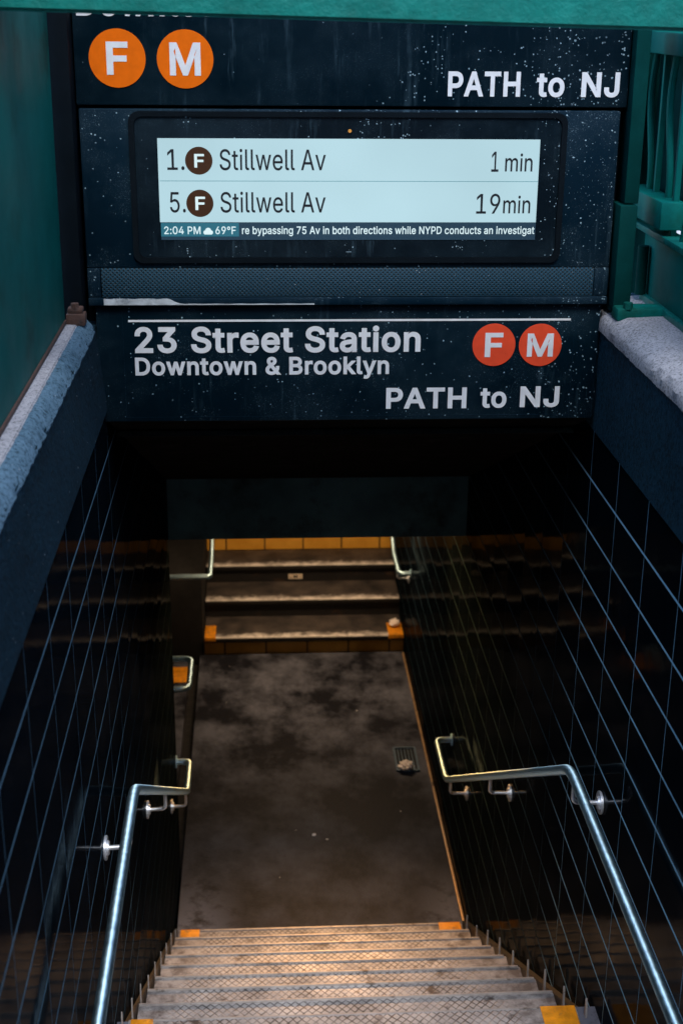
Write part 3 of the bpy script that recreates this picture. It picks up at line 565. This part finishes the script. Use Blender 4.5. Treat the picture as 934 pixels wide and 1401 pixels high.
# ceiling over the flight, bulkhead, passage ceiling
cl = MB(); cl.prism_x(-.82, XR+.3, [(4.165,-1.225),(6.6,-2.25),(6.6,-1.36),(4.62,-1.36),(4.62,-.95),(4.165,-.95)])
struct(cl.build('ceiling_slope', M['ceil'], smooth=False))
cl = MB(); cl.box(-1.2, XR+.3, 6.72, 13.1, -2.3, -2.0); struct(cl.build('ceiling', M['ceil'], smooth=False))
cl = MB(); cl.box(-.95, XR+.0, 6.6, 6.72, -2.575, -1.4, .004); tag(cl.build('bulkhead', M['bulk']), 'grey painted bulkhead hanging across the stair below the lower sign', 'bulkhead')

# ================================================================== stair flight
st = thing('staircase', 'worn steel lattice tread flight with yellow end marks going down to the dark landing', 'staircase', (.29, 4.7, FLOOR))
TX0, TX1 = -.432, .985
N = 9
for i in range(N):
    y = 3.58 + i*(5.845-3.58)/8; zt = TOPL + i*(-4.384-TOPL)/8
    y0 = y-.30
    jx = random.uniform(-.006, .006)
    mb = MB(); mb.box(TX0+jx, TX1+random.uniform(-.006,.006), y0 if i else 3.25, y, zt-.045, zt+(.004 if i == 0 else 0), .006)
    tr = mb.build('tread', M['tread'], st)
    mb = MB(); mb.box(TX0+jx+.002, TX1-.008, y-.009, y+.0025, zt-.02, zt+.0045, .0015); mb.build('nosing', M['bracket'], tr)
    if i in (0, 8):
        for a, b in (((TX0+.005, TX0+.075), (TX1-.115, TX1-.004)) if i == 0 else ((TX0+.006, TX0+.10), (TX1-.115, TX1-.006))):
            m2 = MB(); m2.box(a, b, y-(.13 if i == 0 else .075), y+.0015, zt-.03, zt+.0065, .001); m2.build('yellow_mark', M['yellow'], tr)
    if i > 0:
        m2 = MB(); m2.box(TX0+.02, TX1-.02, y0-.004, y0+.012, zt-.03, zt+.12); m2.build('riser', M['stringer'], st, False)
    for bx in (TX0+.18, .30, TX1-.14):
        m2 = MB(); m2.disc((bx+random.uniform(-.03,.03), y-.17+random.uniform(-.03,.03), zt+.004), .008, (0,0,1), .006, 12, .001); m2.build('bolt', M['rust'], tr)
    for sx, wx in ((TX1+.022, .006), (TX0-.017, .004)):
        m2 = MB(); hgt = random.uniform(.07, .11)
        m2.prism_x(sx-wx/2, sx+wx/2, [(y-.06,zt-.06),(y-.048,zt+hgt-.045),(y-.040,zt+hgt-.03),(y-.030,zt-.06)]); m2.build('end_bracket', M['bracket'], st)
for x0, x1 in ((TX1+.036, XR-.001), (XL+.001, TX0-.024)):
    mb = MB(); dy = 6.05-3.2
    mb.prism_x(x0, x1, [(3.2,-3.06),(3.50,-3.02),(6.02,-4.50),(6.02,-4.56),(5.9,-4.56),(3.2,-3.35)]); mb.build('stringer', M['stringer'], st, False)
# upper flight to the pavement (behind the frame's lower edge)
uf = thing('staircase', 'upper steel flight from the pavement to the upper landing, beside the stair head', 'staircase', (.29, 1.2, TOPL))
for i in range(10):
    y = -.1 + (i+1)*.252; zt = -1.35 - (i+1)*.167
    if i < 9:
        mb = MB(); mb.box(TX0, TX1, y-.27, y, zt-.045, zt, .006); mb.build('tread', M['tread'], uf)
    mb = MB(); mb.box(TX0+.02, TX1-.02, y-.264, y-.252, zt-.02, zt+.12); mb.build('riser', M['stringer'], uf, False)

# ================================================================== three far steps
fs = thing('far_steps', 'three worn concrete steps rising beyond the dark landing floor', 'steps', (.3, 9.7, FLOOR))
YS = (9.31, 9.65, 9.97); ZS = (-4.41, -4.26, -4.11)
for i in range(3):
    mb = MB(); ye = YS[i+1]+.05 if i < 2 else 10.30
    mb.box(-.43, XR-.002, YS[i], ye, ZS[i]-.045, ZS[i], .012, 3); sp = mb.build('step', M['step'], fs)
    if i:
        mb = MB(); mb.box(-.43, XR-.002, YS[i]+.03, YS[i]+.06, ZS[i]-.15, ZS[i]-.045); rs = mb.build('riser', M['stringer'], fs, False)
        if i == 2:
            mb = MB(); mb.box(.205, .315, YS[i]+.025, YS[i]+.030, ZS[i]-.128, ZS[i]-.088); lb = mb.build('riser_label', M['label'], fs, False, 'small beige label on the dark riser')
            for (a, b) in ((.245,.257),(.259,.266),(.268,.278),(.220,.226),(.296,.302)):
                mb = MB(); mb.box(a, b, YS[i]+.0235, YS[i]+.025, ZS[i]-.118, ZS[i]-.098 if a > .23 and a < .29 else ZS[i]-.108); mb.build('label_print', M['ink'], lb, False)
    else:
        mb = MB(); mb.box(-.43, XR-.002, 9.35, 9.38, FLOOR, ZS[0]-.05); mb.build('tile_riser', M['base'], fs, False)
        for a, b in ((-.425, -.345), (.93, XR-.006)):
            mb = MB(); mb.box(a, b, 9.3085, 9.52, ZS[0]-.03, ZS[0]+.004, .002); mb.build('yellow_mark', M['yellow'], sp)
mb = MB(); mb.box(-.43, XR-.002, 10.305, 10.33, -4.11, -3.96); mb.build('tile_riser', M['base'], fs, False)
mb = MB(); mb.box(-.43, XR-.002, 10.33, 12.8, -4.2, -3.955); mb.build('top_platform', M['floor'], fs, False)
ck = MB(); ck.box(-.955, -.435, 9.33, 12.8, -4.8, -3.93, .01); tag(ck.build('cheek_wall', M['void']), 'black cheek wall flanking the left end of the far steps', 'wall')
ym = MB(); ym.box(-.76, -.54, 8.90, 9.14, FLOOR-.006, FLOOR+.002); tag(ym.build('floor_marking', M['yellow'], smooth=False), 'yellow safety marking on the floor beside the left wall corner', 'floor marking')

# ================================================================== signs and clock (faces look towards the camera)
YF = 4.10
def sx(u, v=0): return u
us = thing('station_sign', 'black upper sign with two orange route discs above the countdown clock', 'sign', (.28, 4.13, -.29))
mb = MB(); mb.box(-.505, 1.062, YF, YF+.07, -.283, .42, .004); pn = mb.build('sign_panel', M['sign'], us)
def bullet(cx, cz, r, letter, m, y, parent, lm, lh, lw, bold=.045):
    b = MB(); b.disc((cx, y-.0012, cz), r, (0,1,0), .0024, 56); d = b.build('route_disc', m, parent)
    text(letter, cx-lw/2, cx+lw/2, cz-lh/2, lh, y-.0026, lm, d, 'disc_letter', bold); return d
bullet(-.385, -.157, .0785, 'F', M['orange'], YF, us, M['letter'], .088, .060)
bullet(-.197, -.158, .0785, 'M', M['orange'], YF, us, M['letter'], .088, .086)
text('PATH', .543, .750, -.254, .068, YF-.001, M['letter'], us, 'lettering', .046)
text('to', .797, .877, -.254, .068, YF-.001, M['letter'], us, 'lettering', .046)
text('NJ', .926, 1.036, -.254, .068, YF-.001, M['letter'], us, 'lettering', .046)
text('Downtown', -.492, -.03, -.046, .075, YF-.001, M['letter'], us, 'lettering', .046)

cc = thing('countdown_clock', 'dark steel train countdown clock with a lit pale blue screen', 'display', (.28, 4.13, -.85))
mb = MB(); mb.box(-.500, 1.045, YF-.004, YF+.07, -.742, -.292, .005); mb.build('housing', M['cab'], cc)
mb = MB(); ring_prism(mb, YF-.012, YF-.002, round_rect(-.362,.892,-.726,-.298,.03), round_rect(-.346,.876,-.710,-.312,.022)); mb.build('bezel_frame', M['blackpost'], cc)
mb = MB(); mb.prism_y(YF-.007, YF-.002, round_rect(-.3455,.8755,-.7095,-.3125,.022)); gl = mb.build('screen_glass', M['bezel'], cc)
mb = MB(); mb.box(-.46, 1.0, YF-.006, YF+.05, -.828, -.742, .003); mb.build('speaker_grille', M['grille'], cc)
for x0, x1 in ((-.500,-.462),(1.002,1.045)):
    mb = MB(); mb.box(x0, x1, YF-.004, YF+.07, -.828, -.7425, .003); mb.build('side_cheek', M['cab'], cc)
mb = MB(); mb.box(-.500, 1.045, YF-.010, YF+.07, -.852, -.829, .003); mb.build('lower_lip', M['cab'], cc)
# scraped pale strip at the left end of the lip, tapering away to the right
mb = MB(); top = []; bot = []
nx = 60
for i in range(nx+1):
    x = -.455 + .62*i/nx; h = .021 if x < -.27 else max(.0035, .021*math.exp(-(x+.27)/.03)); h *= (1+.15*math.sin(x*90))
    top.append((x, min(-.8305, -.850+h))); bot.append((x, -.850))
for i in range(nx):
    mb.quad([(bot[i][0], YF-.0106, bot[i][1]), (bot[i+1][0], YF-.0106, bot[i+1][1]), (top[i+1][0], YF-.0106, top[i+1][1]), (top[i][0], YF-.0106, top[i][1])])
mb.build('scraped_edge', M['worn'], cc, False)
YG = YF-.0075
mb = MB(); mb.box(-.282, .815, YG-.001, YG+.001, -.608, -.372); scn = mb.build('screen', M['scr'], cc, False)
mb = MB(); mb.box(-.280, .815, YG-.001, YG+.001, -.659, -.6085); tk = mb.build('ticker_strip', M['tick'], cc, False)
mb = MB(); mb.box(-.280, -.055, YG-.002, YG-.0012, -.649, -.610); mb.build('ticker_box', M['tickbox'], tk, False)
mb = MB(); mb.box(-.279, .814, YG-.0016, YG-.0011, -.4915, -.4898); mb.build('divider', M['line'], scn, False)
YT = YG-.0014
for num, zz, nu, nx0, mins in (('1', -.460, '1', .676, 'min'), ('5', -.580, '19', .637, 'min')):
    text(num+'.', -.256 if num == '1' else -.252, -.207, zz, .058, YT, M['ink'], scn, 'row_text', .008, ext=0)
    d = MB(); d.disc((-.166, YT+.0002, zz+.026), .039, (0,1,0), .0008, 48); dd = d.build('route_disc', M['brown'], scn)
    text('F', -.166-.013, -.166+.015, zz+.026-.019, .038, YT-.0006, M['ticktext'], dd, 'disc_letter', .035, ext=0)
    text('Stillwell Av', -.107, .197, zz, .058, YT, M['ink'], scn, 'row_text', .008, ext=0)
    text(nu, nx0, .697 if nu == '1' else .707, zz-.003, .057, YT, M['ink'], scn, 'row_text', .008, ext=0)
    text(mins, .716, .796, zz-.002, .050, YT, M['ink'], scn, 'row_text', .014, ext=0)
text('2:04 PM', -.271, -.166, -.642, .022, YT-.0014, M['ticktext'], tk, 'ticker_text', .02, ext=0)
text('69°F', -.123, -.064, -.642, .022, YT-.0014, M['ticktext'], tk, 'ticker_text', .02, ext=0)
text('re bypassing 75 Av in both directions while NYPD conducts an investigat', -.046, .812, -.642, .022, YT-.0004, M['ticktext'], tk, 'ticker_text', .02, ext=0)
mb = MB()
for cx, cz, r in ((-.152,-.637,.006),(-.144,-.632,.0085),(-.136,-.637,.006)): mb.disc((cx, YT-.0016, cz), r, (0,1,0), .0004, 20)
mb.box(-.155, -.133, YT-.0019, YT-.0015, -.643, -.637); mb.build('cloud_icon', M['ticktext'], tk, False)
mb = MB(); mb.disc((.265, YG-.0006, -.350), .005, (0,1,0), .003, 14); mb.build('status_light', M['led'], cc)

ls = thing('station_sign', 'black lower sign naming the street station with two red route discs', 'sign', (.28, 4.13, -1.214))
mb = MB(); mb.box(-.483, 1.033, YF+.008, YF+.062, -1.214, -.855, .004); mb.build('sign_panel', M['sign'], ls)
YL = YF+.008
mb = MB(); mb.box(-.388, .942, YL-.0014, YL+.001, -.9045, -.8985); mb.build('rule_line', M['letter'], ls, False)
text('23 Street Station', -.371, .487, -.999, .079, YL-.001, M['letter'], ls, 'lettering', .046)
text('Downtown & Brooklyn', -.373, .393, -1.068, .055, YL-.001, M['letter'], ls, 'lettering', .046)
text('PATH', .386, .634, -1.178, .066, YL-.001, M['letter'], ls, 'lettering', .046)
text('to', .677, .758, -1.177, .066, YL-.001, M['letter'], ls, 'lettering', .046)
text('NJ', .800, .922, -1.176, .066, YL-.001, M['letter'], ls, 'lettering', .046)
bullet(.711, -.979, .0655, 'F', M['red'], YL, ls, M['letter'], .075, .055)
bullet(.853, -.980, .0655, 'M', M['red'], YL, ls, M['letter'], .072, .080)
for pts in ([(-.405,-1.200),(-.405,-.875)], [(.955,-1.200),(.955,-.875)], [(-.405,-1.2),(.955,-1.2)]):
    (a, b), (c, d) = pts
    mb = MB(); mb.box(min(a,c)-.0006, max(a,c)+.0006, YL-.0008, YL+.001, min(b,d)-.0006, max(b,d)+.0006); mb.build('face_seam', M['cab'], ls, False)

# steel back plate and corner posts
mb = MB(); mb.box(-.56, 1.12, 4.172, 4.20, -.95, .5); tag(mb.build('back_plate', M['blackpost'], smooth=False), 'black steel plate carrying the signs and the clock from behind', 'panel')
t = thing('corner_post', 'black square post between the green sheet and the signs', 'post', (-.535, 4.1, -.88))
mb = MB(); mb.box(-.565, -.508, 4.02, 4.16, -.885, .5, .004); mb.build('post_shaft', M['blackpost'], t)
mb = MB(); mb.box(-.552, -.498, 3.97, 4.02, -.886, -.852, .003); mb.box(-.548, -.505, 3.98, 4.02, -.852, -.836, .004); mb.disc((-.527, 3.99, -.83), .012, (0,0,1), .014, 6); mb.build('post_foot', M['rust'], t)
t = thing('corner_post', 'dark green square post standing on the coping beside the clock', 'post', (1.13, 4.15, -.88))
mb = MB(); mb.box(1.066, 1.108, 4.06, 4.168, -.55, .5, .004); mb.build('post_shaft', M['dkgreen'], t)
mb = MB(); mb.box(1.052, 1.104, 4.045, 4.16, -.872, -.553, .005); mb.build('post_sleeve', M['dkgreen'], t)
mb = MB(); mb.box(1.052, 1.20, 3.99, 4.07, -.884, -.845, .008); mb.disc((1.085, 4.0, -.838), .014, (0,0,1), .02, 6); mb.build('post_foot', M['green'], t)

# ================================================================== green sheet on the left
t = thing('metal_hoarding', 'tall dark green sheet metal hoarding standing on the left coping', 'hoarding', (-.56, 2, -.88))
mb = MB(); mb.box(-.575, -.556, -.12, 3.985, -.882, .62, .003); mb.build('sheet', M['green'], t)
mb = MB(); mb.box(-.562, -.551, -.12, 3.98, -.880, -.868, .002); mb.build('bottom_trim', M['rust'], t)
for y in (.4, 1.6, 2.8):
    mb = MB(); mb.box(-.63, -.58, y, y+.05, -.882, .62, .004); mb.build('stud', M['dkgreen'], t)

# ================================================================== green railing on the right
t = thing('green_railing', 'green iron railing with wavy bars over a solid panel on the right coping', 'railing', (1.22, 3, -.87))
mb = MB(); mb.box(1.203, 1.215, -.12, 4.30, -.85, -.655, .002); mb.build('lower_panel', M['green'], t)
mb = MB(); mb.box(1.188, 1.235, -.12, 4.26, -.872, -.848, .004); mb.build('bottom_rail', M['beam'], t)
mb = MB(); mb.box(1.178, 1.245, -.12, 4.42, -.660, -.640, .004); mb.build('middle_rail', M['beam'], t)
mb = MB(); mb.box(1.180, 1.245, -.12, 4.40, -.140, -.076, .006); mb.build('top_rail', M['green'], t)
mb = MB(); mb.box(1.165, 1.238, 4.02, 4.45, -.622, -.540, .006); mb.build('bracket_box', M['green'], t)
for i in range(30):
    y = 4.36 - i*.105
    mb = MB(); P = []
    n = 26
    if i % 2 == 0:
        for k in range(n+1):
            zz = -.138 - .502*k/n; P.append((1.212 + .0*k, y + .032*math.sin(k/n*math.pi*2.0), zz))
        mb.tube(P, .0105, 0, 10); mb.build('wavy_bar', M['green'], t)
    else:
        mb.box(1.204, 1.222, y-.009, y+.009, -.640, -.140, .003); mb.build('straight_bar', M['green'], t)
mb = MB(); mb.tube([(1.183, 4.235, -.85), (1.183, 4.235, -.70)], .017, 0, 14); mb.build('round_stop', M['dkgreen'], t)
for y in (0.0, 1.3, 2.6):
    mb = MB(); mb.box(1.196, 1.246, y, y+.05, -.87, .02, .004); mb.build('railing_post', M['green'], t)
mb = MB(); mb.box(1.262, 1.272, 3.98, 4.515, -.64, .3); mb.build('backing_sheet', M['dkgreen'], t, False)
mb = MB(); mb.box(1.04, 1.262, 4.50, 4.515, -1.34, .3); mb.build('end_panel', M['dkgreen'], t, False)

# beam over the entrance
bmv = MB(); L = 3.2
bmv.prism_x(-.95, 1.45, [(3.14,-.043),(3.26,-.043),(3.26,.13),(3.14,.13)], bev=.008)
bo = bmv.build('cross_beam', M['beam']); tag(bo, 'bright green painted beam crossing overhead in front of the upper sign', 'beam')
bo.rotation_euler = (0, math.radians(1.15), 0)

# ================================================================== handrails
RZ = -2.255
def bracket(root, xr, xw, y, z, name='bracket'):
    s = 1 if xw > xr else -1
    b = MB(); b.tube([(xr, y, z-.018), (xr, y+.004, z-.085), (xw-s*.004, y+.004, z-.088)], .0075, .022, 12); br = b.build(name, M['fitting'], root)
    f = MB(); f.disc((xw-s*.004, y+.004, z-.088), .037, (1,0,0), .008, 32, .002); f.disc((xw-s*.010, y+.004, z-.088), .022, (1,0,0), .008, 24, .002); f.build('wall_flange', M['fitting'], br)
for side, xr, xw, yb, ye, lab in (('r', .957, XR, 3.76, 6.36, 'polished steel handrail on the right tiled wall beside the stairs'), ('l', -.395, XL, 3.70, 6.22, 'polished steel handrail on the left tiled wall beside the stairs')):
    t = thing('handrail', lab, 'handrail', (xr, 4, -3.0), 'handrails of the stair flight')
    slope = (-3.86-RZ)/(6.36-3.76)
    zE = RZ+slope*(ye-yb); sgn = 1 if xw > xr else -1
    pts = [(xr, 2.42-2.4, RZ+.66*2.4), (xr, 2.42, RZ), (xr, yb, RZ), (xr, ye, zE), (xr, ye+(.42 if side == 'r' else .30), zE), (xw-sgn*.002, ye+(.42 if side == 'r' else .30), zE)]
    mb = MB(); mb.tube(pts, .0165, .07, 20); mb.build('rail', M['steel'], t)
    fm = MB(); fm.disc((xw-sgn*.005, pts[-1][1], zE), .034, (1,0,0), .008, 28, .002); fm.build('end_flange', M['steel'], t)
    for y in ((3.70, 5.10, 6.2) if side == 'r' else (3.52, 4.84, 6.1)):
        z = RZ if y < yb else RZ+slope*(y-yb)
        bracket(t, xr, xw, y, z)
    bracket(t, xr, xw, 1.2, RZ+.66*1.22)
for side, xr, xw, lab in (('r', .962, XR, 'short steel handrail on the right wall above the far steps'), ('l', -.362, -.955, 'short steel handrail reaching over the cheek wall left of the far steps')):
    t = thing('handrail', lab, 'handrail', (xr, 9.6, -3.9), 'handrails of the far steps')
    zz = -3.78; sgn = 1 if xw > xr else -1
    mb = MB(); mb.tube([(xw-sgn*.002, 8.98, zz), (xr, 8.98, zz), (xr, 9.36, zz), (xr, 10.2, zz+.42), (xr, 10.7, zz+.42)], .018, .05 if side == 'r' else .02, 18); mb.build('rail', M['steel'], t)
    bracket(t, xr, XR if side == 'r' else -.45, 9.1, zz) if side == 'r' else None
    fm = MB(); fm.disc((xw-sgn*.005, 8.98, zz), .033, (1,0,0), .008, 28, .002); fm.build('end_flange', M['steel'], t)
t = thing('grab_rail', 'looped steel grab rail reaching out of the recess past the left wall corner', 'grab rail', (-.6, 7.8, -4.0))
mb = MB(); mb.tube([(-.952, 8.02, -3.94), (-.452, 8.02, -3.94), (-.452, 7.60, -3.94), (-.952, 7.60, -3.94)], .018, .06, 18); mb.build('rail', M['steel'], t)

# ================================================================== landing details
mb = MB(); mb.box(XR-.016, XR-.002, 6.02, 9.30, FLOOR, FLOOR+.016, .003); tag(mb.build('floor_trim', M['trim']), 'thin brassy trim strip along the right edge of the landing floor', 'trim')
t = thing('drain_grate', 'small iron drain grate in the landing floor by the right edge', 'drain', (.905, 7.76, FLOOR))
mb = MB(); ring_prism(mb, 0, .012, round_rect(-.075,.075,-.15,.15,.02), round_rect(-.060,.060,-.135,.135,.012))
def lay(mb, cx, cy, zf):      # turn an upright ring flat onto the floor
    for v in mb.bm.verts: x, y, zz = v.co; v.co = Vector((cx+x, cy+(zz-K), zf+K+y+.001))
lay(mb, .905, 7.76, FLOOR); mb.build('grate_frame', M['drain'], t)
mb = MB(); mb.box(.846, .964, 7.626, 7.894, FLOOR, FLOOR+.003); mb.build('sump', M['void'], t, False)
for k in range(5):
    x = .862+k*.0215
    mb = MB(); mb.box(x-.004, x+.004, 7.626, 7.894, FLOOR+.003, FLOOR+.010, .001); mb.build('grate_bar', M['drain'], t)
def crumple(cx, cy, zz, r, flatn, name, label):
    bm = bmesh.new(); bmesh.ops.create_icosphere(bm, subdivisions=3, radius=r)
    for v in bm.verts:
        d = v.co.normalized(); f = 1 + .35*math.sin(d.x*7+d.y*5)*math.cos(d.z*6+d.x*3) + random.uniform(-.16, .16)
        v.co = d*r*f; v.co.z *= flatn
    lo = min(v.co.z for v in bm.verts)
    for v in bm.verts: v.co += Vector((cx, cy, zz+K-lo))
    me = bpy.data.meshes.new(name); bm.to_mesh(me); bm.free(); tag(link_mesh(name, me, M['paper'], None, False), label, 'litter')
crumple(.893, 7.63, FLOOR+.012, .04, .6, 'crumpled_paper', 'crumpled pale paper lying on the near edge of the drain grate')
crumple(.985, 9.45, ZS[0]+.004, .034, .8, 'crumpled_paper', 'crumpled paper scrap on the yellow mark of the lowest far step')
crumple(.285, 6.93, FLOOR, .010, .6, 'litter_scrap', 'tiny pale scrap of litter on the middle of the landing floor')

# ================================================================== warm lamps of the passage, above the landing
for lab, x, y, ex, tint, tilt, zc in (('warm strip lamp under the passage ceiling tilted towards the stair flight behind the bulkhead', .35, 7.6, 6.4, (1,.47,.14), 62, -2.50), ('warm strip lamp under the passage ceiling above the far steps', .35, 8.85, 9.0, (1,.67,.41), 0, -2.37)):
    t = thing('ceiling_lamp', lab, 'lamp', (x, y, zc))
    ct, st_ = math.cos(math.radians(tilt)), math.sin(math.radians(tilt))
    def yz(L): return [(y+a*ct+b*st_, zc-a*st_+b*ct) for a, b in L]
    mb = MB(); mb.prism_x(x-.55, x+.55, yz([(-.09,0),(.09,0),(.09,.05),(-.09,.05)])); mb.box(x-.03, x+.03, y-.02, y+.05, zc+.03, -2.301); mb.build('lamp_housing', M['lampbody'], t)
    mb = MB(); mb.prism_x(x-.53, x+.53, yz([(-.07,-.03),(.07,-.03),(.08,-.001),(-.08,-.001)])); mb.build('diffuser', M['tube'], t)
    l = bpy.data.lights.new('lamp_glow', 'AREA'); l.shape = 'RECTANGLE'; l.size = 1.0; l.size_y = .14; l.energy = ex; l.color = tint
    lo = bpy.data.objects.new('lamp_glow', l); COL.objects.link(lo); lo.parent = t; lo.location = (0, -.05*st_, -.01-.05*ct); lo.rotation_euler = (-math.radians(tilt), 0, 0); l.spread = math.radians(88 if tilt else 170)

# ================================================================== street beyond the railing
t = thing('shop_building', 'pale rendered street building standing across the pavement on the right', 'building', (14, 10, -1.35))
mb = MB(); mb.box(12, 18, -20, 40, -1.35, 9, .02); mb.build('wall', M['facade'], t, False)
for i in range(12):
    for j in range(3):
        y = -16+i*4.4; z0 = -.3+j*3.1
        mb = MB(); mb.box(11.96, 12.02, y, y+1.8, z0, z0+1.9); wd = mb.build('window', M['glass'], t, False)
        mb = MB(); mb.box(11.9, 12.0, y-.1, y+1.9, z0-.1, z0-.002, .01); mb.build('sill', M['facade'], wd, False)

t = thing('added_brick_building', 'unseen long dark brick building behind the stair head, added to block low sky', 'building', (0, -16, -1.35))  # added out of view to keep low sky light out of the stairwell
mb = MB(); mb.box(-40, 11, -20, -14, -1.35, 10.5, .02); mb.build('wall', simple('added_dark_brick', (.10,.075,.065), .9, scale=3), t, False)  # wall of the added unseen building
for i in range(11):
    for j in range(3):
        x = -37+i*4.4; z0 = .2+j*3.2
        mb = MB(); mb.box(x, x+1.6, -14.03, -13.97, z0, z0+1.9); wd = mb.build('window', M['glass'], t, False)
        mb = MB(); mb.box(x-.1, x+1.7, -14.02, -13.9, z0-.1, z0-.002, .01); mb.build('sill', M['facade'], wd, False)
